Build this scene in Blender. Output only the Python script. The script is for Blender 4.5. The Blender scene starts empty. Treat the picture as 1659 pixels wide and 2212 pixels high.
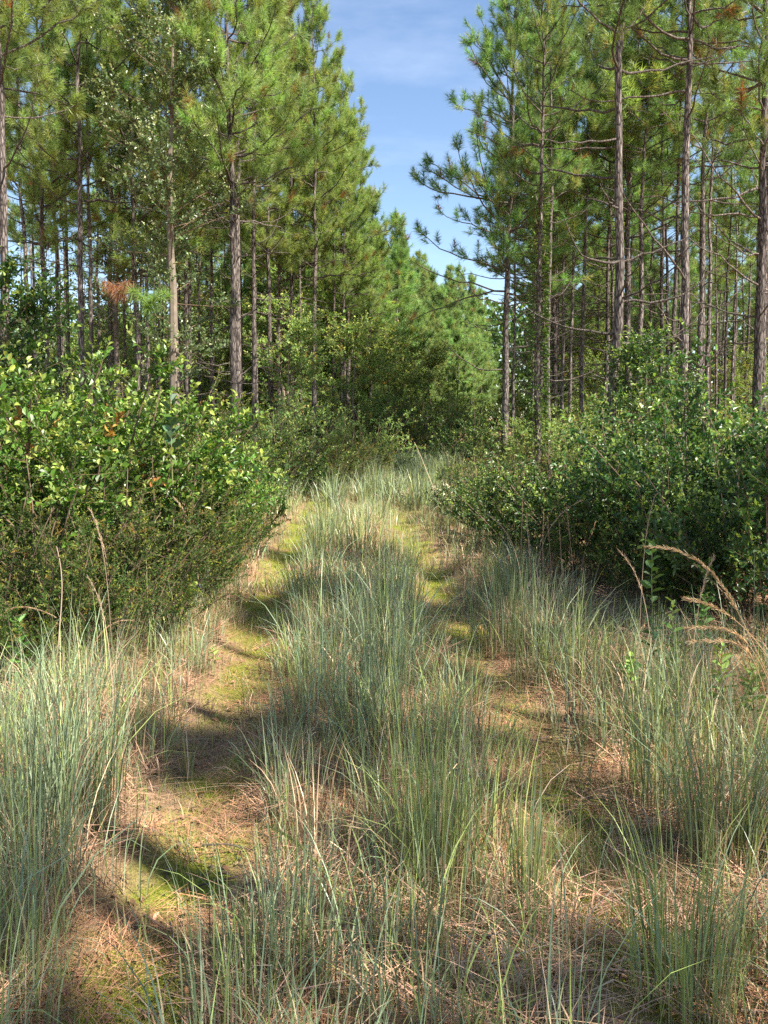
import bpy, math, random
import numpy as np
from math import radians as R
rng = np.random.default_rng(11)
random.seed(5)
S = bpy.context.scene
COL = S.collection

# ------------------------------------------------------------------ camera, sky, sun
F = 1720.0            # focal length in the pixels of a 1659 x 2212 view of the photograph
CX, HY = 829.5, 900.0 # principal column, horizon row in that view
CAMH = 1.65
cam_d = bpy.data.cameras.new('camera'); cam = bpy.data.objects.new('camera', cam_d); COL.objects.link(cam)
cam_d.sensor_width = 36; cam_d.lens = 36 * F / 2212
cam_d.clip_start = 0.05; cam_d.clip_end = 3000
PITCH = 3.0
cam.location = (0, 0, CAMH); cam.rotation_euler = (R(90 - PITCH), 0, 0)
cam_d.shift_y = -((1106 - HY) - F * math.tan(R(PITCH))) / 2212
S.camera = cam

SUN_EL, SUN_AZ = 50.0, 57.0   # azimuth measured from straight behind the camera towards the right
sd = np.array([math.sin(R(SUN_AZ)) * math.cos(R(SUN_EL)), -math.cos(R(SUN_AZ)) * math.cos(R(SUN_EL)), math.sin(R(SUN_EL))])
W = bpy.data.worlds.new('World'); S.world = W; W.use_nodes = True
nt = W.node_tree; nt.nodes.clear()
def nd(t, typ, **k):
    n = t.nodes.new(typ)
    for a, v in k.items():
        if a in ('op',): n.operation = v
        else: setattr(n, a, v)
    return n
out = nd(nt, 'ShaderNodeOutputWorld'); bg = nd(nt, 'ShaderNodeBackground')
sky = nd(nt, 'ShaderNodeTexSky', sky_type='NISHITA', sun_disc=False)
sky.sun_elevation = R(SUN_EL); sky.sun_rotation = math.atan2(sd[0], sd[1])
sky.air_density = 1.0; sky.dust_density = 0.25; sky.ozone_density = 2.1
tc = nd(nt, 'ShaderNodeTexCoord'); mp = nd(nt, 'ShaderNodeMapping')
mp.inputs['Scale'].default_value = (1.6, 1.6, 5.5)
nz = nd(nt, 'ShaderNodeTexNoise'); nz.inputs['Scale'].default_value = 2.6; nz.inputs['Detail'].default_value = 6; nz.inputs['Roughness'].default_value = 0.55
cr = nd(nt, 'ShaderNodeValToRGB'); cr.color_ramp.elements[0].position = 0.5; cr.color_ramp.elements[1].position = 0.78
cr.color_ramp.elements[1].color = (0.16, 0.16, 0.16, 1)
mx = nd(nt, 'ShaderNodeMixRGB'); mx.inputs['Color2'].default_value = (7.5, 8.0, 9.0, 1)
for a, b in ((tc.outputs['Generated'], mp.inputs[0]), (mp.outputs[0], nz.inputs['Vector']), (nz.outputs[0], cr.inputs[0]),
             (cr.outputs[0], mx.inputs['Fac']), (sky.outputs[0], mx.inputs['Color1']), (mx.outputs[0], bg.inputs[0]), (bg.outputs[0], out.inputs[0])):
    nt.links.new(a, b)
bg.inputs[1].default_value = 0.087
sun_d = bpy.data.lights.new('sun', 'SUN'); sun_d.energy = 5.0; sun_d.angle = R(0.53); sun_d.color = (1.0, 0.94, 0.84)
sun = bpy.data.objects.new('sun', sun_d); COL.objects.link(sun)
from mathutils import Vector
sun.rotation_euler = Vector(sd).to_track_quat('Z', 'Y').to_euler()
S.view_settings.view_transform = 'Standard'; S.view_settings.look = 'None'
S.view_settings.gamma = 1; S.view_settings.exposure = 1.46
S.cycles.max_bounces = 6; S.cycles.diffuse_bounces = 2; S.cycles.glossy_bounces = 2; S.cycles.transmission_bounces = 4
S.cycles.use_denoising = False

# ------------------------------------------------------------------ helpers
def gx(px, Y): return (px - CX) / F * Y                 # sideways place of a picture column at distance Y
def gY(py): return CAMH * F / (py - HY)                 # distance of the ground seen at a picture row
def hz(py, Y): return CAMH - (py - HY) / F * Y          # height seen at a picture row at distance Y
_xy = [-20, -5, 0, 2.6, 3.6, 7, 11, 15, 20, 28, 35, 50, 75, 110]
_xc = [0.3, .12, .08, .05, 0, -.25, -.45, -.5, -.1, 1.1, 2.6, 6.5, 15, 31]
def xc(y): return np.interp(y, _xy, _xc)
def nrm(v): return v / np.maximum(np.linalg.norm(v, axis=-1, keepdims=True), 1e-9)

def vnoise(x, y, s, seed=0):
    """smooth value noise in numpy"""
    x = np.asarray(x, float) / s + 137.1 * seed; y = np.asarray(y, float) / s + 71.7 * seed
    xi, yi = np.floor(x), np.floor(y); fx, fy = x - xi, y - yi
    fx = fx * fx * (3 - 2 * fx); fy = fy * fy * (3 - 2 * fy)
    def h(a, b):
        v = np.sin(a * 127.1 + b * 311.7 + seed * 17.3) * 43758.5453
        return v - np.floor(v)
    return (h(xi, yi) * (1 - fx) + h(xi + 1, yi) * fx) * (1 - fy) + (h(xi, yi + 1) * (1 - fx) + h(xi + 1, yi + 1) * fx) * fy
def ground_z(x, y):
    d = np.asarray(x) - xc(y)
    rut = -0.05 * (np.exp(-((d - .8) / .22) ** 2) + np.exp(-((d + .8) / .22) ** 2))
    return rut + 0.07 * (vnoise(x, y, 1.3, 1) - .5) + 0.16 * (vnoise(x, y, 4.5, 2) - .5) * np.clip(np.abs(d) - 1, 0, 1)

class MB:
    def __init__(s): s.v = []; s.c = []; s.f = []; s.n = 0
    def add(s, V, Fc, C):
        V = np.asarray(V, np.float32).reshape(-1, 3); C = np.broadcast_to(np.asarray(C, np.float32).reshape(-1, 3) if np.ndim(C) > 1 else np.asarray(C, np.float32), V.shape)
        s.v.append(V); s.c.append(C); s.f.append(np.asarray(Fc, np.int64) + s.n); s.n += len(V)
    def mesh(s, name, smooth=False):
        me = bpy.data.meshes.new(name)
        V = np.concatenate(s.v); C = np.concatenate(s.c)
        loops = np.concatenate([f.ravel() for f in s.f]).astype(np.int32)
        cnt = np.concatenate([np.full(len(f), f.shape[1], np.int32) for f in s.f])
        me.vertices.add(len(V)); me.vertices.foreach_set('co', V.ravel())
        me.loops.add(len(loops)); me.loops.foreach_set('vertex_index', loops)
        me.polygons.add(len(cnt)); me.polygons.foreach_set('loop_start', (np.cumsum(cnt) - cnt).astype(np.int32)); me.polygons.foreach_set('loop_total', cnt)
        me.polygons.foreach_set('use_smooth', np.full(len(cnt), smooth))
        a = me.color_attributes.new('tint', 'FLOAT_COLOR', 'POINT')
        a.data.foreach_set('color', np.concatenate([C, np.ones((len(C), 1), np.float32)], 1).ravel())
        me.update(); me.validate(); return me
    def obj(s, name, mat, parent=None, smooth=False):
        me = s.mesh(name, smooth); me.materials.append(mat)
        o = bpy.data.objects.new(name, me); COL.objects.link(o); o.parent = parent; return o
    def tubes(s, P, Rd, sides, C):
        """P (N,K,3), Rd (N,K), C (N,3) or (3,) or (N,K,3)"""
        P = np.asarray(P, float); N, K, _ = P.shape
        if N == 0: return
        T = nrm(np.gradient(P, axis=1)); m = nrm(P[:, -1] - P[:, 0])
        ref = np.where(np.abs(m[:, 2:3]) > .85, np.array([[1., .02, 0]]), np.array([[0, .02, 1.]]))[:, None, :]
        a = nrm(np.cross(T, np.broadcast_to(ref, T.shape))); b = np.cross(T, a)
        th = np.arange(sides) * 2 * math.pi / sides
        V = P[:, :, None] + Rd[:, :, None, None] * (np.cos(th)[None, None, :, None] * a[:, :, None] + np.sin(th)[None, None, :, None] * b[:, :, None])
        idx = np.arange(N * K * sides).reshape(N, K, sides); j = np.roll(idx, -1, axis=2)
        q = np.stack([idx[:, :-1], j[:, :-1], j[:, 1:], idx[:, 1:]], -1).reshape(-1, 4)
        C = np.asarray(C, float)
        if C.ndim == 2: C = C[:, None, :]
        CC = np.broadcast_to(C if C.ndim == 3 else C[None, None], (N, K, 3))[:, :, None, :]
        s.add(V.reshape(-1, 3), q, np.broadcast_to(CC, (N, K, sides, 3)).reshape(-1, 3))
    def leaves(s, P, D, L, Wd, C, r, up=0.75, fold=.25, droop=0.0):
        """P base, D direction, L length, Wd width, C colour; r random generator; up = how much blades face upwards"""
        N = len(P)
        if N == 0: return
        D = nrm(D + np.array([0, 0, -droop]))
        n = nrm(r.normal(size=(N, 3)) * (1 - up) * 1.2 + np.array([0, 0, 1]) * up)
        side = nrm(np.cross(D, n)); n = np.cross(side, D)
        L = L[:, None]; w = Wd[:, None]
        f = fold * w
        V = np.stack([P, P + D * L * .3 + side * w * .46 + n * f, P + D * L * .68 + side * w * .42 + n * f,
                      P + D * L - n * L * .08, P + D * L * .68 - side * w * .42 + n * f, P + D * L * .3 - side * w * .46 + n * f], 1)
        b = np.arange(N)[:, None] * 6
        s.add(V.reshape(-1, 3), np.concatenate([b + np.array([[0, 1, 2, 3]]), b + np.array([[0, 3, 4, 5]])]), np.repeat(C, 6, axis=0))
    def needles(s, P, D, L, w, C, r):
        N = len(P)
        side = nrm(np.cross(D, r.normal(size=(N, 3)))) * w
        tip = P + D * L[:, None]; tip[:, 2] -= L * .12
        V = np.stack([P - side, P + side, tip], 1)
        s.add(V.reshape(-1, 3), np.arange(N * 3).reshape(N, 3), np.repeat(C, 3, axis=0))
    def blades(s, B, H, az, lean, w, Cb, Ct, r, K=3, kink=None, flat=0.0, mid=.35):
        """grass blades: B base (N,3), H length, az heading, lean 0..1.5, w half width, Cb/Ct colours at base and tip"""
        N = len(B)
        if N == 0: return
        t = np.linspace(0, 1, K + 1)[None, :]
        d = np.stack([np.cos(az), np.sin(az), 0 * az], -1)
        ang = lean[:, None] * (flat + (1 - flat) * t ** 1.3)
        st = H[:, None] / K
        hx = np.concatenate([np.zeros((N, 1)), np.cumsum(np.sin(ang[:, :-1] * .5 + ang[:, 1:] * .5) * st, 1)], 1)
        hzv = np.concatenate([np.zeros((N, 1)), np.cumsum(np.cos(ang[:, :-1] * .5 + ang[:, 1:] * .5) * st, 1)], 1)
        P = B[:, None] + d[:, None] * hx[..., None]; P[..., 2] += hzv
        wa = az + math.pi / 2 + r.normal(size=N) * .9
        wd = np.stack([np.cos(wa), np.sin(wa), 0 * wa], -1)[:, None] * (w[:, None] * np.clip(1.04 - t ** 2.2, 0.06, 1) * (0.6 + .4 * np.minimum(1, t * 4)))[..., None]
        V = np.stack([P - wd, P + wd], 2)
        i = np.arange(N * (K + 1) * 2).reshape(N, K + 1, 2)
        q = np.stack([i[:, :-1, 0], i[:, :-1, 1], i[:, 1:, 1], i[:, 1:, 0]], -1).reshape(-1, 4)
        k = np.clip(t / mid, 0, 1)[..., None] ** .8
        C = Cb[:, None] * (1 - k) + Ct[:, None] * k
        s.add(V.reshape(-1, 3), q, np.broadcast_to(C[:, :, None], V.shape).reshape(-1, 3))

def tag(o, label=None, cat=None, group=None, kind=None):
    if label: o['label'] = label
    if cat: o['category'] = cat
    if group: o['group'] = group
    if kind: o['kind'] = kind
    return o
def empty(name, loc=(0, 0, 0)):
    o = bpy.data.objects.new(name, None); o.empty_display_size = .2; COL.objects.link(o); o.location = loc; return o
def dup(root):
    r_ = root.copy(); COL.objects.link(r_)
    for ch in list(root.children):
        c = ch.copy(); COL.objects.link(c); c.parent = r_
        for g in ch.children:
            d = g.copy(); COL.objects.link(d); d.parent = c
    return r_

# ------------------------------------------------------------------ materials
def mat(name): 
    m = bpy.data.materials.new(name); m.use_nodes = True; m.node_tree.nodes.clear(); return m, m.node_tree
def foliage(name, transl=.35, rough=.55, spec=.3, nscale=9.0, var=.35, hv=.03):
    m, t = mat(name); o = nd(t, 'ShaderNodeOutputMaterial')
    at = nd(t, 'ShaderNodeAttribute', attribute_name='tint'); oi = nd(t, 'ShaderNodeObjectInfo')
    tx = nd(t, 'ShaderNodeTexCoord'); n = nd(t, 'ShaderNodeTexNoise'); n.inputs['Scale'].default_value = nscale; n.inputs['Detail'].default_value = 2
    mr = nd(t, 'ShaderNodeMapRange'); mr.inputs[1].default_value = .3; mr.inputs[2].default_value = .7; mr.inputs[3].default_value = 1 - var; mr.inputs[4].default_value = 1 + var
    mo = nd(t, 'ShaderNodeMapRange'); mo.inputs[3].default_value = .86; mo.inputs[4].default_value = 1.14
    mh = nd(t, 'ShaderNodeMapRange'); mh.inputs[3].default_value = .5 - hv; mh.inputs[4].default_value = .5 + hv
    mu = nd(t, 'ShaderNodeMath', op='MULTIPLY'); hs = nd(t, 'ShaderNodeHueSaturation')
    p = nd(t, 'ShaderNodeBsdfPrincipled'); p.inputs['Roughness'].default_value = rough; p.inputs['Specular IOR Level'].default_value = spec
    tr = nd(t, 'ShaderNodeBsdfTranslucent'); ms = nd(t, 'ShaderNodeMixShader'); ms.inputs[0].default_value = transl
    gm = nd(t, 'ShaderNodeMixRGB', blend_type='MULTIPLY'); gm.inputs['Fac'].default_value = 1; gm.inputs['Color2'].default_value = (1.25, 1.2, .6, 1)
    L = t.links.new
    L(tx.outputs['Object'], n.inputs['Vector']); L(n.outputs[0], mr.inputs[0]); L(oi.outputs['Random'], mo.inputs[0]); L(oi.outputs['Random'], mh.inputs[0])
    L(mr.outputs[0], mu.inputs[0]); L(mo.outputs[0], mu.inputs[1]); L(mu.outputs[0], hs.inputs['Value']); L(mh.outputs[0], hs.inputs['Hue'])
    L(at.outputs['Color'], hs.inputs['Color']); L(hs.outputs[0], p.inputs['Base Color']); L(hs.outputs[0], gm.inputs['Color1']); L(gm.outputs[0], tr.inputs[0])
    L(p.outputs[0], ms.inputs[1]); L(tr.outputs[0], ms.inputs[2]); L(ms.outputs[0], o.inputs[0])
    return m
M_needle = foliage('pine_needles', .45, .42, .4, 1.1, .22, .012)
M_leaf = foliage('shrub_leaf', .26, .38, .5, 2.2, .22, .012)
M_dull = foliage('small_leaf', .4, .55, .3, 1.5, .25, .015)
M_grass = foliage('grass_blade', .24, .38, .45, .9, .2, .0)
M_straw = foliage('dry_straw', .12, .6, .3, 5, .42, .0)
def bark_mat(name, dark, light, sx=14., sz=3.4, moss=.0):
    m, t = mat(name); o = nd(t, 'ShaderNodeOutputMaterial'); L = t.links.new
    tx = nd(t, 'ShaderNodeTexCoord'); mp_ = nd(t, 'ShaderNodeMapping'); mp_.inputs['Scale'].default_value = (sx, sx, sz)
    n0 = nd(t, 'ShaderNodeTexNoise'); n0.inputs['Scale'].default_value = 5; n0.inputs['Detail'].default_value = 4
    ad = nd(t, 'ShaderNodeMixRGB', blend_type='ADD'); ad.inputs['Fac'].default_value = .9
    v = nd(t, 'ShaderNodeTexVoronoi', feature='DISTANCE_TO_EDGE'); v.inputs['Scale'].default_value = 1
    v2 = nd(t, 'ShaderNodeTexVoronoi'); v2.inputs['Scale'].default_value = 1
    r1 = nd(t, 'ShaderNodeValToRGB'); e = r1.color_ramp.elements; e[0].position = .03; e[0].color = (*dark, 1); e[1].position = .26; e[1].color = (*light, 1)
    hs = nd(t, 'ShaderNodeHueSaturation'); mr = nd(t, 'ShaderNodeMapRange'); mr.inputs[3].default_value = .6; mr.inputs[4].default_value = 1.3
    n1 = nd(t, 'ShaderNodeTexNoise'); n1.inputs['Scale'].default_value = 30; n1.inputs['Detail'].default_value = 3
    mm = nd(t, 'ShaderNodeMixRGB', blend_type='MULTIPLY'); mm.inputs['Fac'].default_value = .6
    oi = nd(t, 'ShaderNodeObjectInfo'); mo = nd(t, 'ShaderNodeMapRange'); mo.inputs[3].default_value = .75; mo.inputs[4].default_value = 1.2
    mu = nd(t, 'ShaderNodeMath', op='MULTIPLY')
    p = nd(t, 'ShaderNodeBsdfPrincipled'); p.inputs['Roughness'].default_value = .9; p.inputs['Specular IOR Level'].default_value = .15
    b = nd(t, 'ShaderNodeBump'); b.inputs['Strength'].default_value = .9; b.inputs['Distance'].default_value = .02
    L(tx.outputs['Object'], mp_.inputs[0]); L(mp_.outputs[0], ad.inputs['Color1']); L(tx.outputs['Object'], n0.inputs['Vector']); L(n0.outputs['Color'], ad.inputs['Color2'])
    L(ad.outputs[0], v.inputs['Vector']); L(ad.outputs[0], v2.inputs['Vector']); L(v.outputs['Distance'], r1.inputs[0])
    L(v2.outputs['Color'], mr.inputs[0]); L(mr.outputs[0], mu.inputs[0]); L(oi.outputs['Random'], mo.inputs[0]); L(mo.outputs[0], mu.inputs[1])
    L(mu.outputs[0], hs.inputs['Value']); L(r1.outputs[0], mm.inputs['Color1']); L(tx.outputs['Object'], n1.inputs['Vector']); L(n1.outputs[0], mm.inputs['Color2'])
    L(mm.outputs[0], hs.inputs['Color']); L(hs.outputs[0], p.inputs['Base Color']); L(v.outputs['Distance'], b.inputs['Height']); L(b.outputs[0], p.inputs['Normal']); L(p.outputs[0], o.inputs[0])
    return m
M_bark = bark_mat('pine_bark', (.07, .054, .046), (.36, .30, .265), 22., 4.6)
M_twig = bark_mat('twig_bark', (.08, .06, .05), (.30, .25, .21), 30, 10)
M_stem = foliage('stem', .0, .7, .2, 6, .2, 0)

# ------------------------------------------------------------------ ground and path
def axis(lo, hi, fine_lo, fine_hi, d, g):
    a = list(np.arange(fine_lo, fine_hi, d)); s = d; x = fine_hi
    while x < hi: a.append(x); s *= g; x += s
    a.append(hi); s = d; x = fine_lo - d
    while x > lo: a.insert(0, x); s *= g; x -= s
    a.insert(0, lo); return np.array(a)
gxs = axis(-900, 900, -6, 6, .08, 1.12); gys = axis(-900, 900, -1, 26, .10, 1.12)
GX, GY = np.meshgrid(gxs, gys); GZ = ground_z(GX, GY) * (np.hypot(GX, GY) < 150)
m, t = mat('forest_floor'); L = t.links.new
o_ = nd(t, 'ShaderNodeOutputMaterial'); p = nd(t, 'ShaderNodeBsdfPrincipled'); p.inputs['Roughness'].default_value = .95; p.inputs['Specular IOR Level'].default_value = .1
tx = nd(t, 'ShaderNodeTexCoord'); n1 = nd(t, 'ShaderNodeTexNoise'); n1.inputs['Scale'].default_value = 3.2; n1.inputs['Detail'].default_value = 8; n1.inputs['Roughness'].default_value = .7
n2 = nd(t, 'ShaderNodeTexNoise'); n2.inputs['Scale'].default_value = 60; n2.inputs['Detail'].default_value = 4; n2.inputs['Distortion'].default_value = 2.5
at = nd(t, 'ShaderNodeAttribute', attribute_name='tint')
c1 = nd(t, 'ShaderNodeValToRGB'); e = c1.color_ramp.elements; e[0].position = .3; e[0].color = (.035, .022, .015, 1); e[1].position = .60; e[1].color = (.46, .29, .17, 1)
c2 = nd(t, 'ShaderNodeValToRGB'); e = c2.color_ramp.elements; e[0].position = .3; e[0].color = (.09, .10, .015, 1); e[1].position = .65; e[1].color = (.30, .32, .045, 1)
c3 = nd(t, 'ShaderNodeValToRGB'); e = c3.color_ramp.elements; e[0].position = .4; e[1].position = .58
mth = nd(t, 'ShaderNodeMath', op='MULTIPLY_ADD'); mth.inputs[1].default_value = .55; sp = nd(t, 'ShaderNodeSeparateColor')
mxg = nd(t, 'ShaderNodeMixRGB'); bp = nd(t, 'ShaderNodeBump'); bp.inputs['Distance'].default_value = .02; bp.inputs['Strength'].default_value = .8
mix12 = nd(t, 'ShaderNodeMath', op='ADD'); h = nd(t, 'ShaderNodeMath', op='MULTIPLY'); h.inputs[1].default_value = .5
for a, b in ((tx.outputs['Object'], n1.inputs['Vector']), (tx.outputs['Object'], n2.inputs['Vector']), (n1.outputs[0], mix12.inputs[0]), (n2.outputs[0], mix12.inputs[1]),
             (mix12.outputs[0], h.inputs[0]), (h.outputs[0], c1.inputs[0]), (n2.outputs[0], c2.inputs[0]), (at.outputs['Color'], sp.inputs[0]),
             (sp.outputs[1], mth.inputs[0]), (n1.outputs[0], mth.inputs[2]), (mth.outputs[0], c3.inputs[0]),
             (c3.outputs[0], mxg.inputs['Fac']), (c1.outputs[0], mxg.inputs['Color1']), (c2.outputs[0], mxg.inputs['Color2']), (mxg.outputs[0], p.inputs['Base Color']),
             (n2.outputs[0], bp.inputs['Height']), (bp.outputs[0], p.inputs['Normal']), (p.outputs[0], o_.inputs[0])): L(a, b)
c3.color_ramp.elements[0].position = .55; c3.color_ramp.elements[1].position = .75
M_ground = m
D = GX - xc(GY)
mossv = np.clip(1 - np.abs(np.abs(D) - .78) / .34, 0, 1) * (.02 + .95 * vnoise(GX, GY, .42, 33)) * (GY > -20) * (GY < 60)
idx = np.arange(GX.size).reshape(GX.shape)
Q = np.stack([idx[:-1, :-1], idx[:-1, 1:], idx[1:, 1:], idx[1:, :-1]], -1).reshape(-1, 4)
g = MB(); gc = np.stack([mossv * 0, mossv, mossv * 0], -1).reshape(-1, 3)
g.add(np.stack([GX, GY, GZ], -1).reshape(-1, 3), Q, gc)
tag(g.obj('ground', M_ground, smooth=True), kind='structure')
inpath = (np.abs(np.abs(D) - .78) < .34) & (GY > -.8) & (GY < 24)
k = inpath.reshape(-1)[Q].all(1); sel = np.unique(Q[k]); remap = np.zeros(GX.size, int); remap[sel] = np.arange(len(sel))
g = MB(); pv = np.stack([GX, GY, GZ + .006], -1).reshape(-1, 3)[sel]
g.add(pv, remap[Q[k]], gc[sel])
tag(g.obj('path', M_ground, smooth=True), kind='structure')

# ------------------------------------------------------------------ pines
def var(r, base, n, dv=.25, dh=.06):
    base = np.asarray(base, float); k = 1 + (r.random((n, 1)) - .5) * 2 * dv
    return np.clip(base * k * (1 + (r.random((n, 3)) - .5) * 2 * dh), .004, .9)

def bend_path(p0, az, el0, el1, Ln, K, r, wob=.08):
    """N paths of K points leaving p0 at heading az, elevation going el0 -> el1"""
    N = len(p0); t = np.linspace(0, 1, K)[None]
    el = el0[:, None] + (el1 - el0)[:, None] * t; a = az[:, None] + np.cumsum(r.normal(size=(N, K)) * wob, 1)
    d = np.stack([np.cos(el) * np.cos(a), np.cos(el) * np.sin(a), np.sin(el)], -1) * (Ln / (K - 1))[:, None, None]
    return p0[:, None] + np.concatenate([np.zeros((N, 1, 3)), np.cumsum(d[:, :-1], 1)], 1)

def make_pine(seed, H=15., cb=5., db=2.5, Lmax=2.6, r0=.14, nn=46, nw=.006, nl=.24, spacing=.5, dead=1.0, tint=(.105, .175, .03), twk=1.0, lean=0.0, fill=1.0, dlen=.62, crook=0.0):
    r = np.random.default_rng(seed)
    root = empty('pine_tree')
    K = 26; zz = np.linspace(-.3, H, K); wob = np.cumsum(r.normal(size=(K, 2)) * .035, 0) * np.linspace(0, 1, K)[:, None] ** .5
    tp = np.stack([wob[:, 0] + lean * zz * .02, wob[:, 1], zz], -1)
    tp[:, 0] += crook * (1 / (1 + np.exp(-(zz - 2.6) * 3)) - .9 / (1 + np.exp(-(zz - 5.2) * 2)))
    rad = r0 * np.clip(1 - zz / H, 0.02, 1) ** .8 * (1 + .35 * np.exp(-np.maximum(zz, 0) / .35))
    b = MB(); K2 = 90; z2 = np.linspace(-.3, H, K2)
    tp2 = np.stack([np.interp(z2, zz, tp[:, 0]), np.interp(z2, zz, tp[:, 1]), z2], -1)
    rr = np.interp(z2, zz, rad) * (1 + r.normal(size=K2) * .035)
    b.tubes(tp2[None], rr[None], 10, (1, 1, 1)); b.obj('trunk', M_bark, root, True)
    at = lambda z: np.stack([np.interp(z, zz, tp[:, 0]), np.interp(z, zz, tp[:, 1]), z], -1)
    # whorls
    zs = []; z = db
    while z < H - .25:
        n = r.integers(3, 6) if z > cb else r.integers(1, 4)
        if z < cb and r.random() > dead: n = 0
        zs += [z + r.normal() * .05 for _ in range(n)]; z += spacing * (.7 + .6 * r.random()) * (1 if z < H * .75 else .7)
    zs = np.array(zs); N = len(zs); t = (zs - cb) / (H - cb); live = t > (r.random(N) - .5) * .16
    prof = np.where(t > 0, np.clip(1 - t, 0, 1) ** .62 * (.72 + .28 * np.clip(t * 4, 0, 1)) + .05, dlen + t * .0)
    Ln = Lmax * prof * (.65 + .5 * r.random(N)); az = r.random(N) * 2 * math.pi
    el0 = np.where(live, .12 + .75 * np.clip(t, 0, 1) ** 1.2, .05) + r.normal(size=N) * .16
    el1 = el0 + np.where(live, .6 - .1 * np.clip(t, 0, 1), .5) + r.normal(size=N) * .3
    KB = 9; BP = bend_path(at(zs), az, el0, el1, Ln, KB, r, .13); BP[:, 2:, 2] += np.cumsum(r.normal(size=(N, KB - 2)) * .022, 1) * Ln[:, None]
    rb = (.0085 * Ln + .005)[:, None] * np.linspace(1, .35, KB)[None]
    b = MB(); b.tubes(BP, rb, 5, (1, 1, 1)); b.tubes(tp[None, 2:], rad[None, 2:] * .5, 4, (1, 1, 1))
    # twigs
    tw0 = []; twd = []; twl = []; twlive = []
    TP = []; TD = []
    for i in range(N):
        L_ = Ln[i]; n = int((L_ / .17) * twk * (1 if live[i] else .45)) + 1
        s = (.22 if live[i] else .3) + (.78 if live[i] else .6) * r.random(n); x = s * (KB - 1); j = np.minimum(x.astype(int), KB - 2); f = (x - j)[:, None]
        p = BP[i, j] * (1 - f) + BP[i, j + 1] * f; d = nrm(BP[i, j + 1] - BP[i, j])
        a = np.arctan2(d[:, 1], d[:, 0]) + np.where(r.random(n) < .5, -1, 1) * (.4 + .7 * r.random(n)); e_ = np.arcsin(np.clip(d[:, 2], -1, 1)) + .15 + r.normal(size=n) * .35
        tw0.append(p); twd.append(np.stack([a, e_], -1)); twl.append((.16 + .34 * L_ * (1.05 - s) * r.random(n) + .16 * r.random(n)) * (1 if live[i] else .8)); twlive.append(np.full(n, live[i]))
        if live[i]: TP.append(BP[i, -1:]); TD.append(nrm(BP[i, -1:] - BP[i, -2:-1]))
    tw0 = np.concatenate(tw0); twd = np.concatenate(twd); twl = np.concatenate(twl); twlive = np.concatenate(twlive)
    TWP = bend_path(tw0, twd[:, 0], twd[:, 1], twd[:, 1] + .5, twl, 4, r, .12)
    b.tubes(TWP, np.full((len(tw0), 4), .0045) * np.linspace(1, .5, 4)[None], 3, (1, 1, 1)); b.obj('branches', M_twig, root, True)
    # needle tufts
    P = [np.concatenate(TP)] if TP else []; Dd = [np.concatenate(TD)] if TD else []
    lv = twlive & (r.random(len(twl)) < fill)
    P.append(TWP[lv, -1]); Dd.append(nrm(TWP[lv, -1] - TWP[lv, -2]))
    lg = lv & (twl > .32); P.append(TWP[lg, 2]); Dd.append(nrm(TWP[lg, 2] - TWP[lg, 1] + r.normal(size=(lg.sum(), 3)) * .04))
    P.append(np.repeat(at(np.array([H - .02])), 3, 0)); Dd.append(np.array([[0, 0, 1.], [.2, 0, 1], [-.1, .15, 1]]))
    P = np.concatenate(P); Dd = nrm(np.concatenate(Dd) + np.array([0, 0, .18])); n = len(P)
    sz = .75 + .5 * r.random(n); tc_ = var(r, tint, n, .3, .1)
    yel = r.random(n) < .1; tc_[yel] = var(r, (.36, .38, .13), yel.sum(), .2)
    old = r.random(n) < .018; tc_[old] = var(r, (.25, .12, .05), old.sum(), .2)
    ii = np.repeat(np.arange(n), nn); m_ = len(ii); u = r.random(m_)
    ax = Dd[ii]; rad_ = nrm(np.cross(ax, r.normal(size=(m_, 3))))
    ang = np.where(u > .8, .1 + .5 * r.random(m_), .55 + .75 * r.random(m_))[:, None]
    dn = nrm(ax * np.cos(ang) + rad_ * np.sin(ang) + np.array([0, 0, -.08])); p0 = P[ii] + ax * ((u - .75) * .26 * sz[ii])[:, None]
    b = MB(); b.needles(p0, dn, nl * sz[ii] * (.7 + .45 * r.random(m_)), nw, tc_[ii] * (.85 + .3 * r.random((m_, 1))), r)
    b.obj('crown', M_needle, root)
    return root

GOLD = (.27, .37, .115); GRN = (.19, .30, .10); COOL = (.27, .40, .15)
pines = {}
def reg(kind, *a, **k):
    pines.setdefault(kind, []).append(make_pine(*a, **k))
for i in range(3): reg('left', 100 + i, H=16.5 + i * .8, cb=[6.4, 7.8, 7.2][i], db=2.4, Lmax=3.1, r0=.115, nn=72, nw=.0056, nl=.235, tint=GOLD, dead=.8, twk=.8, fill=.92, spacing=.54)
for i in range(3): reg('right', 200 + i, H=17.5 - i, crook=(.12 if i == 0 else 0), cb=[7.8, 8.6, 6.6][i], db=3.2, Lmax=3.3, r0=.12, nn=72, nw=.0056, nl=.23, spacing=.58, tint=GRN, dead=.95, twk=.62, dlen=.75, fill=.8)
reg('wide', 250, H=15.4, cb=5.4, db=3.2, Lmax=3.7, r0=.12, nn=72, nw=.0056, nl=.24, spacing=.56, tint=GRN, dead=.95, twk=.62, dlen=.6, fill=.88)
for i in range(3): reg('far', 300 + i, H=12.4 + i * .8, cb=1.4 + .7 * i, db=.9, Lmax=2.5, r0=.11, nn=48, nw=.0085, nl=.27, tint=COOL if i else GRN, dead=.6, twk=.7)
for i in range(3): reg('inner', 400 + i, H=15.5 + i * .6, cb=[9.6, 10.4, 8.8][i], db=2.6, Lmax=1.9, r0=.10, nn=36, nw=.009, nl=.28, spacing=.62, tint=GRN if i != 1 else GOLD, dead=.8, twk=.6)
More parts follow.
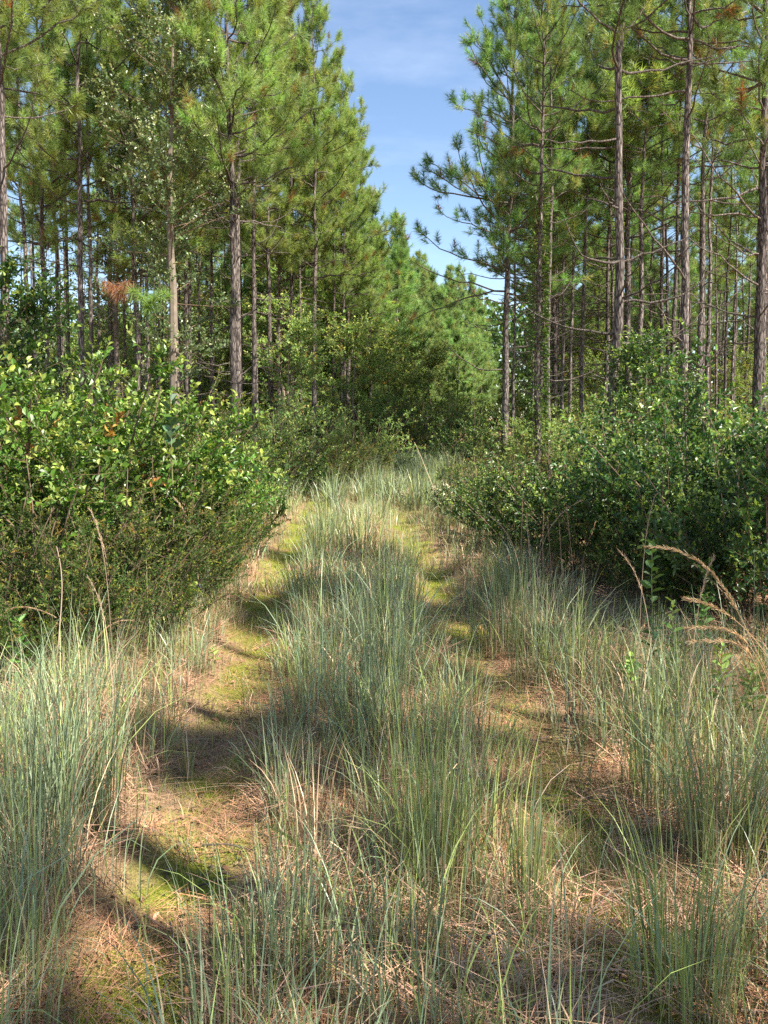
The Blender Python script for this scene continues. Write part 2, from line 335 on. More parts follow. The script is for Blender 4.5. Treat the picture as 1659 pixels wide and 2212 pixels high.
for i in range(3): reg('pole', 500 + i, H=14.5 + i * .8, cb=11.2 + .5 * i, db=3.0, Lmax=1.5, r0=.075, nn=30, nw=.009, nl=.27, spacing=.7, tint=GRN if i != 1 else GOLD, dead=.55, twk=.6, dlen=.5)
used = set(); later = []
def finish_labels(anchors):
    grp = {}
    for o, what, kinds in later:
        px = CX + o.location.x / o.location.y * F
        a = min(anchors, key=lambda q: abs(q[0] - px)); deep = int(o.location.y > 33) + int(o.location.y > 48) + int(o.location.y > 64)
        grp.setdefault((what, kinds, a[1], deep), []).append((px, o))
    od = ['leftmost', 'second from the left', 'third from the left', 'fourth from the left', 'fifth from the left', 'sixth from the left', 'seventh from the left', 'eighth from the left', 'ninth from the left', 'tenth from the left'] + [w + ' from the left' for w in ('eleventh', 'twelfth', 'thirteenth', 'fourteenth', 'fifteenth', 'sixteenth', 'seventeenth', 'eighteenth')]
    for (what, kinds, an, deep), lst in grp.items():
        lst.sort(key=lambda q: q[0]); where = ('just behind ', 'well behind ', 'far behind ', 'deepest behind ')[deep] + an
        for k, (px, o) in enumerate(lst):
            o['group'] = kinds + ' ' + where
            o['label'] = ('%s %s' % (what, where)) if len(lst) == 1 else '%s of the %s %s' % (od[min(k, 17)], kinds, where)

def place(lst, i, x, y, label, group=None, cat='pine tree', sc=1.0, rz=None, z=0, sxy=None, name=None):
    src = lst[i % len(lst)]
    o = src if src.name not in used else dup(src)
    used.add(src.name); used.add(o.name)
    o.location = (x, y, z); o.rotation_euler = (0, 0, random.uniform(0, 6.28) if rz is None else rz)
    o.scale = ((sxy or sc), (sxy or sc), sc)
    if 'group' in o: del o['group']
    C_.append(o); return tag(o, label, cat, group)
C_ = []
# the trunks one can tell apart in the photograph: kind, variant, column at mid trunk, distance, girth, height scale, label
named = [
 ('left', 0, 505, 18.0, 1.0, 1.0, 'tall straight pine at the road edge, nearest on the left, trunk bare to the brush'),
 ('left', 1, 550, 23.0, .95, .98, 'slimmer pine standing just right of the tallest left roadside trunk'),
 ('left', 2, 676, 26.5, 1.1, .86, 'pine with sunlit grey lower trunk at the inner end of the left roadside row'),
 ('left', 0, 742, 33, .9, .84, 'last pine of the left roadside row, reaching furthest toward the sky gap'),
 ('left', 2, 600, 29, .9, .9, 'pine in the gap between the second and the last stout left roadside pines'),
 ('inner', 0, 652, 31, .9, .9, 'thin pine trunk just left of the last stout left roadside pine'),
 ('inner', 1, 719, 33, .85, .85, 'thin bare pine stem with stubby side twigs near the road bend'),
 ('left', 1, 18, 15.5, 1.25, .95, 'stout pine at the left picture edge with dark bark over the bright bush'),
 ('left', 0, 99, 21, .95, .9, 'pale spotted pine trunk second from the left picture edge'),
 ('inner', 2, 146, 24, .75, 1, 'dark narrow pine between two pale trunks above the bright bush'),
 ('left', 2, 176, 19.5, .9, .95, 'pale barked pine rising behind the bright leafy bush'),
 ('inner', 0, 203, 20.5, .8, .9, 'very slender sunlit pine stem behind the peak of the bright bush'),
 ('left', 0, 408, 24.5, .9, .97, 'dark trunked pine behind the vine covered hardwood'),
 ('inner', 1, 345, 27, .8, .95, 'slender pale pine half hidden by understorey leaves'),
 ('right', 0, 1318, 14.2, 1.0, .95, 'thickest pine on the right with a dark crooked lower trunk and bare curved limbs'),
 ('right', 1, 1474, 16.0, 1.15, 1.0, 'straight pine with bare looping limbs, next right of the thickest trunk'),
 ('right', 2, 1634, 16.8, 1.2, 1.02, 'pale pink barked pine at the right picture edge'),
 ('wide', 0, 1091, 24.5, 1.0, .97, 'dark straight pine at the corner of the right stand, nearest the sky gap'),
 ('inner', 1, 1107, 27.5, .68, .75, 'thin pale stem leaning against the corner pine of the right stand'),
 ('right', 1, 1161, 20.5, .95, .82, 'dark pine wrapped in green vine leaves'),
 ('inner', 2, 1187, 22.5, .95, .85, 'pale spotted pine just right of the vine wrapped trunk'),
 ('inner', 0, 1215, 26, .85, .9, 'narrow dark pine, first of a close pair in the right stand'),
 ('inner', 1, 1229, 27, .95, .9, 'narrow dark pine, second of a close pair in the right stand'),
 ('inner', 2, 1257, 24, .95, .9, 'leafy sided pine trunk midway between vine wrapped and thickest pines'),
 ('right', 0, 1302, 27, .9, .9, 'dark pine close behind and left of the thickest trunk'),
 ('inner', 0, 1425, 27, 1.05, .95, 'narrow dark pine between the two stoutest right trunks'),
 ('inner', 1, 1448, 24, 1.0, .95, 'dark pine just left of the straight pine with looping limbs'),
 ('right', 1, 1507, 22.5, .95, .95, 'dark pine just right of the straight pine with looping limbs'),
 ('inner', 2, 1357, 30, .85, .9, 'thin twisted pine behind the green sapling'),
 ('inner', 0, 1562, 33, .85, .92, 'thin straight pine in the lit gap of the right stand, left one of two'),
 ('inner', 1, 1582, 36, .85, .92, 'thin straight pine in the lit gap of the right stand, right one of two'),
 ('inner', 2, 1652, 22, 1.0, .95, 'pine half hidden behind the pale trunk at the right picture edge'),
 ('far', 0, 990, 46, .8, .52, 'small thin pine standing alone against the bushes at the road end'),
]
taken = []
for kd, v, px, Y, gth, hs, lab in named:
    x = gx(px, Y); taken.append((x, Y))
    place(pines[kd], v, x, Y, lab, sc=hs, sxy=(.6 * gth + .4 * hs) * (1.0 if kd == 'wide' else .8), rz=0 if px == 1318 else None)
def free(x, y, d=1.1): return all((x - a) ** 2 + (y - b) ** 2 > d * d for a, b in taken)
ncount = 0
# left stand and right stand, planted in rows beside the road
for side in (-1, 1):
    for row in range(8):
        y = 19.0 + row * 1.2 if side < 0 else 20 + row * .8
        off = 4.3 + row * 2.7
        while y < 68:
            y += (2.2 if side < 0 else 2.15) * (.7 + .6 * random.random()) * (1 + .3 * (row > 3)) * (.8 if side < 0 and row < 2 and y > 30 else 1)
            x = float(xc(y)) + side * off + random.gauss(0, .35) 
            if side > 0 and y < 30 and x < 3.9: continue
            if abs(x) > .50 * y + 2.5 or not free(x, y): continue
            if side < 0 and gx(640, y) < x and y < 34: continue
            taken.append((x, y)); front = row == 0
            if y > (37 if side < 0 else 41) and row < 3: kd = 'far'
            elif front: kd = 'left' if side < 0 else 'right'
            else: kd = 'inner'
            if kd == 'inner' and row == 1 and random.random() < .35: kd = 'left' if side < 0 else 'right'
            if kd == 'inner' and random.random() < .62: kd = 'pole'
            if side < 0:
                lab, grp = ('young green pine in the dense row closing the road bend', 'pines of the far left row at the bend') if y > 37 and row < 3 else ('pine trunk among many inside the left stand', 'pines inside the left stand')
            else:
                lab, grp = ('pine trunk among many inside the right stand', 'pines inside the right stand')
            place(pines[kd], random.randrange(3), x, y, lab, grp, sc=(.95 if y < 40 else .9) * random.uniform(.82, 1.08), sxy=random.uniform(.8, 1.1)); ncount += 1; later.append((C_[-1], 'pine', 'pines'))
# roadside pines beside and behind the camera, outside the frame: they throw the dappled shade
for x, y, kd, v, g_, sc_ in ((9.0, -7.4, 'right', 1, .8, .95), (4.5, .75, 'pole', 0, 1.25, 1.25), (4.8, 1.75, 'pole', 1, .9, 1.3), (4.3, -.35, 'pole', 2, 1.5, 1.3), (4.6, -.9, 'pole', 1, 1.0, 1.25), (5.6, 3.4, 'pole', 0, 1.2, 1.3), (9.1, -2.9, 'pole', 1, 1.2, .95), (9.5, -.1, 'pole', 2, 1.5, .95), (9.3, 2.6, 'inner', 2, .6, .95), (7.4, -5.4, 'pole', 2, 1.5, .95)):
    place(pines[kd], v, x, y, 'roadside pine beside the camera on the right, out of the picture', 'pines beside the camera', sc=sc_, sxy=g_)
print('pines', ncount)

# ------------------------------------------------------------------ shrubs and broadleaf trees
def make_bush(name, seed, h=1.8, w=1.5, stems=34, tw=13, lv=15, ll=.05, lw=.024, tint=(.10, .19, .03), young=(.25, .30, .06), fy=.25, trunk=False, hb=0.0, mat_=None, tl=.34, up=.7, top_tint=None, stem_c=(.16, .11, .07), odd=None, fo=.0):
    r = np.random.default_rng(seed); root = empty(name)
    b = MB()
    if trunk:
        K = 14; zz = np.linspace(-.1, h * .96, K); tp = np.stack([np.cumsum(r.normal(size=K)) * .02 * h / 4, np.cumsum(r.normal(size=K)) * .02 * h / 4, zz], -1)
        b.tubes(tp[None], (.011 * h * np.clip(1 - zz / h, .05, 1))[None], 7, (.2, .16, .12))
        zb = hb + (h - hb) * r.random(stems) ** .9 * .95; tt = (zb - hb) / (h - hb)
        p0 = np.stack([np.interp(zb, zz, tp[:, 0]), np.interp(zb, zz, tp[:, 1]), zb], -1)
        Ln = w * (.35 + .75 * np.sin(np.clip(tt * .8 + .2, 0, 1) * math.pi)) * (.5 + .6 * r.random(stems)); az = r.random(stems) * 6.283
        el0 = .35 + .5 * tt + r.normal(size=stems) * .25; SP = bend_path(p0, az, el0, el0 * .5, Ln, 6, r, .18)
    else:
        az = r.random(stems) * 6.283; e = r.random(stems) ** .7; p0 = np.stack([np.cos(az) * e * w * .3, np.sin(az) * e * w * .3, np.full(stems, -.05)], -1)
        el0 = 1.5 - .75 * e + r.normal(size=stems) * .1; Ln = h * (1.12 - .3 * e) * (.62 + .5 * r.random(stems)); az2 = az + r.normal(size=stems) * .4
        SP = bend_path(p0, az2, el0, el0 - .15 + r.normal(size=stems) * .2, Ln, 6, r, .12)
    b.tubes(SP, (.004 + .0045 * Ln)[:, None] * np.linspace(1, .4, 6)[None], 4, stem_c)
    s = (.18 if trunk else .22) + (.8) * r.random((stems, tw)) ** .75; x = s * 5; j = np.minimum(x.astype(int), 4); f = (x - j)[..., None]
    I = np.arange(stems)[:, None]
    tp0 = (SP[I, j] * (1 - f) + SP[I, j + 1] * f).reshape(-1, 3); n = len(tp0)
    base = nrm(tp0 * np.array([1, 1, 0]) + r.normal(size=(n, 3)) * .25 * w); a = np.arctan2(base[:, 1], base[:, 0]) + r.normal(size=n) * .8
    tln = tl * (.5 + r.random(n)); e0 = .5 + r.normal(size=n) * .45; TP = bend_path(tp0, a, e0, e0 + .2, tln, 4, r, .2)
    b.tubes(TP, np.full((n, 4), .0022) * np.linspace(1, .6, 4)[None], 3, stem_c)
    b.obj('stems', M_stem, root)
    # leaves along each twig
    u = .12 + .9 * (np.arange(lv)[None] + r.random((n, lv))) / lv; x = np.clip(u * 3, 0, 2.999); j = x.astype(int); f = (x - j)[..., None]; I = np.arange(n)[:, None]
    P = TP[I, j] * (1 - f) + TP[I, j + 1] * f; Dt = nrm(TP[I, j + 1] - TP[I, j])
    rad = nrm(np.cross(Dt, r.normal(size=P.shape))); Dl = nrm(Dt * .6 + rad * .9 + np.array([0, 0, .15]))
    hz_ = P[..., 2] / h
    yo = (u > .78) & (r.random((n, 1)) < fy * (.3 + 1.2 * np.clip(hz_, 0, 1)) * 2)
    C = np.where(yo[..., None], var(r, young, n * lv, .25, .1).reshape(n, lv, 3), var(r, tint, n * lv, .3, .1).reshape(n, lv, 3))
    if odd is not None:
        k_ = (r.random((n, 1)) < fo) & (u > .45); C = np.where(k_[..., None], var(r, odd, n * lv, .2, .08).reshape(n, lv, 3), C)
    N = n * lv; sc = (.65 + .6 * r.random(N)) * np.where(yo.reshape(-1), .85, 1)
    b = MB(); b.leaves(P.reshape(-1, 3), Dl.reshape(-1, 3), ll * sc, lw * sc, C.reshape(-1, 3), r, up=up); b.obj('foliage', mat_ or M_leaf, root)
    return root
# kinds: bright broad leaves; olive small leaves with orange tips; glossy dark round leaves; pale loose understorey
BR = dict(tint=(.11, .215, .03), young=(.34, .43, .09), fy=.34, odd=(.42, .22, .05), fo=.03)
OL = dict(tint=(.07, .125, .024), young=(.26, .28, .05), fy=.32, odd=(.28, .19, .04), fo=.06, mat_=M_dull)
GL = dict(tint=(.055, .118, .024), young=(.24, .33, .06), fy=.32)
PA = dict(tint=(.24, .34, .11), young=(.44, .48, .15), fy=.3, mat_=M_dull, odd=(.32, .22, .07), fo=.05)
bushes = {
 'bright': [make_bush('leafy_shrub', 501 + i, h=1.9, w=1.5, stems=52, tw=17, lv=16, ll=.062, lw=.035, **BR) for i in range(2)],
 'olive': [make_bush('gallberry_shrub', 511 + i, h=1.6, w=1.4, stems=46, tw=16, lv=20, ll=.036, lw=.015, tl=.26, **OL) for i in range(2)],
 'gloss': [make_bush('glossy_shrub', 521 + i, h=1.7, w=1.5, stems=40, tw=15, lv=15, ll=.056, lw=.03, **GL) for i in range(2)],
 'pale': [make_bush('understorey_shrub', 531 + i, h=2.0, w=1.6, stems=26, tw=12, lv=12, ll=.07, lw=.036, **PA) for i in range(2)],
 'tree': [make_bush('hardwood_sapling', 541 + i, h=5.5, w=1.7, stems=46, tw=12, lv=12, ll=.095, lw=.05, trunk=True, hb=1.0, tl=.5, **PA) for i in range(2)],
 'dark': [make_bush('hardwood_sapling', 546, h=5.5, w=1.5, stems=46, tw=12, lv=12, ll=.11, lw=.06, trunk=True, hb=1.0, tl=.5, **GL)],
 'tall': [make_bush('hardwood_tree', 551, h=12.5, w=1.7, stems=110, tw=12, lv=14, ll=.075, lw=.045, trunk=True, hb=2.5, tl=.5, tint=(.12, .17, .065), young=(.3, .33, .15), fy=.4, mat_=M_leaf, up=.35)],
}
def bush(kd, i, px, Y, h, lab, grp=None, w=1.0, cat='shrub', x=None):
    base = {'bright': 1.9, 'olive': 1.6, 'gloss': 1.7, 'pale': 2.0, 'tree': 5.5, 'dark': 5.5, 'tall': 12.5}[kd]
    X = gx(px, Y) if x is None else x; s = h / base / (1.0 if kd in ('tree', 'dark', 'tall') else 1.05)
    return place(bushes[kd], i, X, Y, lab, grp, cat, sc=s, sxy=s * w, z=float(ground_z(X, Y)) - .02)
# left roadside
bush('bright', 0, 40, 7.2, 2.15, 'big bright green broad leaved shrub at the left picture edge')
bush('bright', 1, 175, 7.6, 2.12, 'bright green broad leaved shrub right of the edge one, in full sun', w=1.05)
bush('bright', 0, 262, 8.4, 1.55, 'bright green shrub sloping down at the right end of the sunny left thicket', w=.85)
bush('olive', 0, 60, 5.9, 1.2, 'olive shrub with orange brown tips below the bright left shrub', w=1.1)
bush('olive', 1, 215, 6.2, 1.25, 'olive orange tipped shrub in front of the bright thicket, second from the left', w=1.05)
bush('olive', 0, 330, 6.9, 1.15, 'dark olive shrub beside the tall grass left of the left wheel track', w=1.0)
bush('gloss', 0, 390, 9.0, 1.5, 'dark green shrub under the big leaved plant left of the path', w=.9)
bush('olive', 1, 455, 8.0, .85, 'small leaved shrub leaning over the left wheel track', w=.9)
bush('bright', 1, 520, 9.6, 1.2, 'yellow green shrub at the front right end of the left thicket', w=.62)
bush('gloss', 1, 455, 11.8, 1.5, 'dark shrub at the foot of the tall left roadside pine')
bush('gloss', 0, 580, 15.5, 1.6, 'dark green shrub right of the tall left roadside pine', w=1.0)
bush('pale', 0, 650, 18.5, 2.1, 'sunlit light green shrub beneath the stout pine at the row end')
bush('olive', 1, 690, 17.0, 1.5, 'olive shrub where the left verge meets the grass')
bush('olive', 0, 755, 19.5, 1.6, 'olive brown shrub just left of the far end of the grassy strip')
bush('pale', 1, 800, 24, 2.1, 'yellow green shrub at the bend, left of the dark hollow')
bush('olive', 1, 850, 27, 2.0, 'olive shrub behind the far end of the grassy strip')
bush('gloss', 1, 905, 34, 3.0, 'dark rounded shrub in the hollow at the road end', w=.9)
bush('pale', 0, 960, 31, 2.4, 'pale green shrub right of the dark hollow at the road end')
bush('gloss', 0, 1030, 24.5, 2.0, 'dark shaded shrub at the foot of the corner pine')
# right roadside
bush('gloss', 1, 1040, 12.6, 1.12, 'glossy low shrub at the left tip of the right hedge', w=1.0)
bush('gloss', 0, 1095, 10.9, 1.12, 'glossy shrub above the reddish grass stalks', w=1.0)
bush('gloss', 1, 1190, 9.6, 1.35, 'glossy round leaved shrub in the middle front of the right hedge', w=1.1)
bush('gloss', 0, 1330, 8.6, 1.45, 'glossy shrub with sunlit leaves left of the orange plumes', w=1.1)
bush('gloss', 1, 1480, 7.9, 1.6, 'glossy dark shrub behind the orange plumes', w=1.1)
bush('gloss', 0, 1660, 7.4, 1.86, 'tall glossy shrub at the right picture edge', w=1.1)
bush('gloss', 0, 1555, 9.2, 2.15, 'highest glossy shrub behind the right hedge, near the picture edge', w=1.1)
bush('gloss', 1, 1420, 11.5, 1.7, 'glossy shrub behind the hedge under the straight looping limbed pine')
bush('olive', 0, 1255, 12.2, 1.45, 'small leaved shrub behind the right hedge under the thickest pine')
bush('olive', 1, 1140, 15.0, 1.35, 'olive shrub at the foot of the vine wrapped pine')
bush('dark', 0, 1400, 13.5, 3.0, 'dark green leafy sapling between the two stoutest right trunks', cat='sapling', w=1.0)
bush('dark', 0, 10, 8.8, 3.2, 'dark leafy sapling poking up at the left picture edge', cat='sapling')
bush('tall', 0, 375, 17.5, 12.2, 'tall slender hardwood with small grey green leaves among the left pines', cat='hardwood tree')
bush('tall', 0, 260, 24, 10.5, 'hardwood with small pale leaves farther back in the left pines', cat='hardwood tree')
bush('tree', 0, 620, 24, 5.0, 'light green hardwood sapling between the left roadside pines', cat='sapling')
bush('tree', 1, 760, 31, 5.2, 'pale green hardwood sapling at the bend, left one', cat='sapling', w=1.2)
bush('tree', 0, 830, 37, 5.6, 'pale green hardwood sapling above the dark hollow', cat='sapling', w=1.2)
bush('tree', 1, 930, 41, 5.2, 'pale green hardwood sapling right of the hollow at the road end', cat='sapling', w=1.3)
bush('gloss', 0, 1700, 5.9, 1.62, 'glossy dark shrub nearest the camera at the right picture edge', w=.85)
bush('gloss', 1, 1590, 6.4, 1.3, 'dark shrub below the tallest right hedge shrub, behind the plumes', w=.8)
bush('olive', 0, 1445, 6.6, 1.05, 'low dark small leaved shrub behind the tall upright weed', w=.8)
bush('olive', 1, 1300, 7.6, .95, 'low dark shrub in the hollow under the right hedge', w=.8)
bush('olive', 1, 120, 5.3, .85, 'low dark olive shrub just behind the bright left grass', w=1.0)
bush('olive', 0, -20, 5.2, 1.05, 'dark olive shrub cut by the left picture edge', w=.9)
bush('olive', 1, 265, 5.6, .9, 'low dark shrub under the bright leafy sprig', w=.9)
bush('olive', 0, 405, 7.2, 1.2, 'olive shrub between the leafy sprig and the left wheel track', w=.8)
bush('bright', 0, 80, 9.4, 2.25, 'tallest bright green shrub behind the left thicket', w=.9)
# brush under both stands
for side in (-1, 1):
    n = 0
    while n < (62 if side < 0 else 58):
        y = 11 + 62 * random.random() ** 1.1; x = float(xc(y)) + side * (3.4 + random.random() * (3 + .42 * y))
        if abs(x) > .5 * y + 1.5: continue
        kd = random.choice(['pale', 'pale', 'olive', 'gloss']); n += 1
        bush(kd, n, 0, y, random.uniform(1.1, 2.1) * (1 + .012 * y), 'brush between the trunks inside the %s stand' % ('left' if side < 0 else 'right'), 'brush inside the %s stand' % ('left' if side < 0 else 'right'), x=x, w=1.2); later.append((C_[-1], 'low shrub', 'shrubs'))
    for n in range(56 if side < 0 else 30):
        y = (30 if side < 0 else 34) + 42 * random.random(); x = float(xc(y)) + side * (4.2 + random.random() * (2 + .4 * y))
        if abs(x) > .5 * y + 1.5: continue
        bush('tree', n, 0, y, random.uniform(3.0, 8.0 if side < 0 else 5.5), 'hardwood sapling among many between the %s pines' % ('left' if side < 0 else 'right'), 'hardwood saplings inside the %s stand' % ('left' if side < 0 else 'right'), x=x, w=1.25, cat='sapling'); later.append((C_[-1], 'hardwood sapling', 'saplings'))
finish_labels([(18, 'the stout left edge pine'), (176, 'the pale pine above the bright shrub'), (375, 'the slender hardwood'), (527, 'the tallest left roadside pine'),
    (676, 'the last left roadside pine'), (800, 'the left of the bend'), (930, 'the dark road end hollow'), (1091, 'the right corner pine'), (1165, 'the vine wrapped pine'), (1240, 'the close pair of pines'),
    (1318, 'the thickest right pine'), (1385, 'the dark green sapling'), (1474, 'the looping limbed pine'), (1570, 'the lit right gap'), (1634, 'the pale right edge pine')])
# far woods: one mass that closes the view
r = np.random.default_rng(77); n = 150000
a = R(180) * r.random(n); d = 84 + 28 * r.random(n); zt = 13.5 * r.random(n) ** .8
P = np.stack([np.cos(a) * d * 1.1, np.sin(a) * d, zt * (.8 + .4 * vnoise(a * 40, d * .1, 1.0, 5))], -1)
b = MB(); s_ = .5 + .5 * r.random(n)
b.leaves(P, nrm(r.normal(size=(n, 3)) + np.array([0, 0, .8])), s_, s_ * .5, var(r, (.10, .16, .045), n, .35), r, up=.3)
n = 260; a = R(180) * r.random(n); d = 92 + 18 * r.random(n)
TPp = np.stack([np.stack([np.cos(a) * d * 1.1, np.sin(a) * d, np.full(n, z)], -1) for z in (-.2, 6., 11.5)], 1)
b.tubes(TPp, np.full((n, 3), .13) * np.array([1, .8, .3]), 5, (.2, .15, .12))
tag(b.obj('woods', M_needle), 'distant wood of green pines closing the view behind both stands', 'woods', kind='stuff')

# ------------------------------------------------------------------ grass
GB = np.array((.255, .32, .185)); GY_ = np.array((.31, .37, .12)); TAN = np.array((.54, .40, .26)); PINK = np.array((.42, .26, .18))
def tussock(b, x, y, n, h, sp, r, wd=.0021, K=4, green=.72, lean=.6, blue=.66):
    """n blades growing from one crown at (x, y)"""
    green = float(np.clip(green + r.normal() * .18, .12, .92)); lean = lean * (.6 + .9 * r.random()); blue = float(np.clip(blue + r.normal() * .25, .05, .95)); tl_ = r.normal() * .3; ta_ = r.random() * 6.283
    a = r.random(n) * 6.283; e = np.sqrt(r.random(n)) * sp
    B = np.stack([x + np.cos(a) * e, y + np.sin(a) * e, 0 * a], -1); B[:, 2] = ground_z(B[:, 0], B[:, 1]) - .01
    az = a + r.normal(size=n) * .7; gr = r.random(n) < green
    H = h * np.where(gr, .4 + .65 * r.random(n), .2 + .6 * r.random(n) ** 1.3); ln = np.abs(r.normal(size=n)) * lean + .08; ln = np.where(r.random(n) < .22, ln + 1.0, ln); ln = np.where(gr, ln, ln * 1.7)
    mixb = r.random((n, 1)) < blue
    Ct = np.where(gr[:, None], np.where(mixb, var(r, GB, n, .45), var(r, GY_, n, .4)), np.where(r.random((n, 1)) < .3, var(r, (.20, .13, .085), n, .4), var(r, TAN, n, .45)))
    Cb = np.where(gr[:, None], var(r, TAN * .8, n, .3) * .5 + Ct * .5, var(r, PINK, n, .3))
    b.blades(B, H, az, ln, np.full(n, wd) * (.7 + .7 * r.random(n)), Cb, Ct, r, K=K)
def sward(b, x0, x1, y0, y1, dens, n, h, sp, seed, keep, wd, K=4, green=.7, **k):
    r = np.random.default_rng(seed); N = int((x1 - x0) * (y1 - y0) * dens)
    for x, y in zip(x0 + (x1 - x0) * r.random(N), y0 + (y1 - y0) * r.random(N)):
        d = x - float(xc(y)); kf = keep(d, x, y); pt = .55 + .6 * float(vnoise(x, y, .8, 61)); n_ = n * (.35 + 1.1 * float(vnoise(x, y, .6, 62)))
        if kf <= 0 or r.random() > min(1, kf * 1.3) or abs(x) > .53 * y + .45: continue
        tussock(b, x, y, max(5, int(n_ * (.6 + .8 * r.random()))), h * pt * (.7 + .6 * r.random()) * (.45 + .55 * kf), sp, r, wd, K, green=green, **k)
def k_left(d, x, y): return np.clip((-d - .93) / .25, 0, 1) * (1 if y < 3.7 else (.62 if y < 5.4 else .5 * float(-d < 1.5))) * (1 if -d < 3.6 else 0) * (.35 + .65 * float(vnoise(x, y, .7, 3) > .3))
def k_mid(d, x, y): return np.clip((.60 - abs(d + .02)) / .2, 0, 1) * (.45 + .55 * float(vnoise(x, y, .55, 4) > .28))
def k_right(d, x, y): return np.clip((d - .96) / .25, 0, 1) * (1 if y < 4.6 else (.8 if d < 1.9 and y < 7.5 else .5) * float(d < (3.3 if y < 6.0 else 1.8))) * (1 if d < 3.4 else 0) * (.4 + .6 * float(vnoise(x, y, .7, 9) > .24))
for kf, x0, x1, sd_, lab in ((k_left, -4.4, -.6, 31, 'tall blue green grass along the left verge'), (k_mid, -1.4, .9, 32, 'tall grass on the strip between the wheel tracks'), (k_right, .4, 4.6, 33, 'tall grass along the right verge below the hedge')):
    b = MB()
    mid = kf is k_mid
    sward(b, x0, x1, 1.1, 3.4, 22 if mid else 22, 54, .58 if mid else .68, .15, sd_, kf, .0023, 5, green=.58)
    sward(b, x0, x1, 3.4, 7.5, 21 if mid else 21, 54, .58 if mid else .74, .17, sd_ + 10, kf, .0027, 4, green=.58)
    sward(b, x0 - .5, x1 + .3, 7.5, 14, 12, 44, .62, .2, sd_ + 20, kf, .0042, 3, green=.58)
    tag(b.obj('tall_grass', M_grass), lab, 'grass', kind='stuff')
b = MB()
sward(b, -2.2, 4.6, 14, 24, 7, 44, .8, .14, 64, lambda d, x, y: 1.0 if abs(d) < 1.6 else 0, .0065, 3, green=.72)
sward(b, -1.6, 6.2, 24, 36, 5, 36, .85, .18, 65, lambda d, x, y: 1.0 if abs(d) < 2.0 else 0, .010, 3, green=.7)
tag(b.obj('tall_grass', M_grass), 'pale grass filling the far end of the road before the bushes', 'grass', kind='stuff')
b = MB()
def k_low(d, x, y): return (1.0 if abs(abs(d) - .78) > .24 else ((.4 if d < 0 else .8) if y < 6 else .6)) * (1 if abs(d) < 2.6 else 0)
sward(b, -3.2, 3.4, 1.1, 6.5, 46, 34, .30, .10, 91, k_low, .0016, 3, green=.38, lean=.6, blue=.15)
sward(b, -3.4, 3.2, 6.5, 16, 20, 28, .33, .10, 92, k_low, .0030, 3, green=.4, lean=.6, blue=.2)
sward(b, -3, 5, 16, 30, 8, 22, .36, .14, 93, k_low, .0065, 2, green=.4, lean=.6, blue=.2)
tag(b.obj('low_grass', M_grass), 'thin brownish and olive low grass between the taller tussocks', 'grass', kind='stuff')
# prominent tussocks
tus = [(945, 1935, 260, .80, .15, .06, 'big dense blue green tussock in the middle of the strip, nearest the camera'),
       (830, 1560, 220, .78, .13, .1, 'upright green tussock behind the big central one'),
       (800, 1400, 240, .62, .18, .15, 'dark green rounded tussock in the middle strip where the tracks draw close'),
       (1150, 1990, 60, .62, .06, .15, 'thin upright tuft growing out of the pale straw on the right'),
       (700, 1190, 200, .7, .24, .2, 'sunlit pale tussock at the far part of the middle strip'),
       (1090, 1400, 240, .72, .24, .2, 'shaded blue green tussock on the right edge of the right wheel track'),
       (1190, 1480, 260, .78, .24, .2, 'large tussock with drooping pale top below the right hedge'),
       (1430, 1760, 150, .8, .12, .45, 'arching light green tussock on the right verge, blades bending left'),
       (600, 1790, 60, .5, .06, .1, 'small upright pale tuft at the right edge of the left wheel track'),
       (397, 1690, 26, .32, .02, .1, 'single pale shoot standing in the left wheel track'),
       (150, 1800, 260, .85, .2, .3, 'tall sunlit tussock on the left verge with bright bent blades'),
       (40, 1900, 240, .85, .18, .3, 'tall dark tussock at the left picture edge'),
       (1500, 2190, 220, .6, .16, .2, 'dark green tussock in the lower right corner'),
       (590, 2150, 200, .5, .18, .2, 'dark shaded tuft at the bottom edge left of the middle'),
       (1590, 1900, 200, .85, .16, .3, 'tall tussock at the right picture edge beside the moss')]
rt = np.random.default_rng(9)
for px, py, n, h, sp, ln, lab in tus:
    Y = gY(py); X = gx(px, Y); b = MB()
    tussock(b, 0 + X, Y, n, h, sp, rt, .0022 if Y < 5 else .003, 5, green=.8, lean=ln + .12, blue=.75)
    for v in b.v: v[:, 0] -= X; v[:, 1] -= Y
    o = b.obj('grass_tussock', M_grass); o.location = (X, Y, 0); tag(o, lab, 'grass tussock')
# straw, litter and moss
r = np.random.default_rng(15)
def scat(n, x0, x1, y0, y1, pw=1.0):
    y = y0 + (y1 - y0) * r.random(n) ** pw; x = x0 + (x1 - x0) * r.random(n); return x, y
def litter(name, n, y0, y1, w, lab, tint, ln=(.08, .3), pw=1.3, hgt=.03, mask=None):
    x, y = scat(n, -1, 1, y0, y1, pw); x = x * (.55 * y + .5)
    if mask is not None: k_ = mask(x, y); x, y = x[k_], y[k_]
    n = len(x); B = np.stack([x, y, ground_z(x, y) + .008 + hgt * r.random(n) ** 2], -1)
    b = MB(); b.blades(B, ln[0] + (ln[1] - ln[0]) * r.random(n) ** 2, r.random(n) * 6.283, 1.35 + .35 * r.random(n), np.full(n, w) * (.6 + .8 * r.random(n)), var(r, tint, n, .4, .1), var(r, tint, n, .4, .1), r, K=3, flat=.85)
    return tag(b.obj(name, M_straw), lab, 'litter', kind='stuff')
litter('pine_straw', 90000, 1.0, 10, .0012, 'fallen pine needles strewn over the ground', (.46, .24, .13), (.08, .22), mask=lambda x, y: vnoise(x, y, .3, 51) * .6 + vnoise(x, y, .9, 52) * .5 > .46)
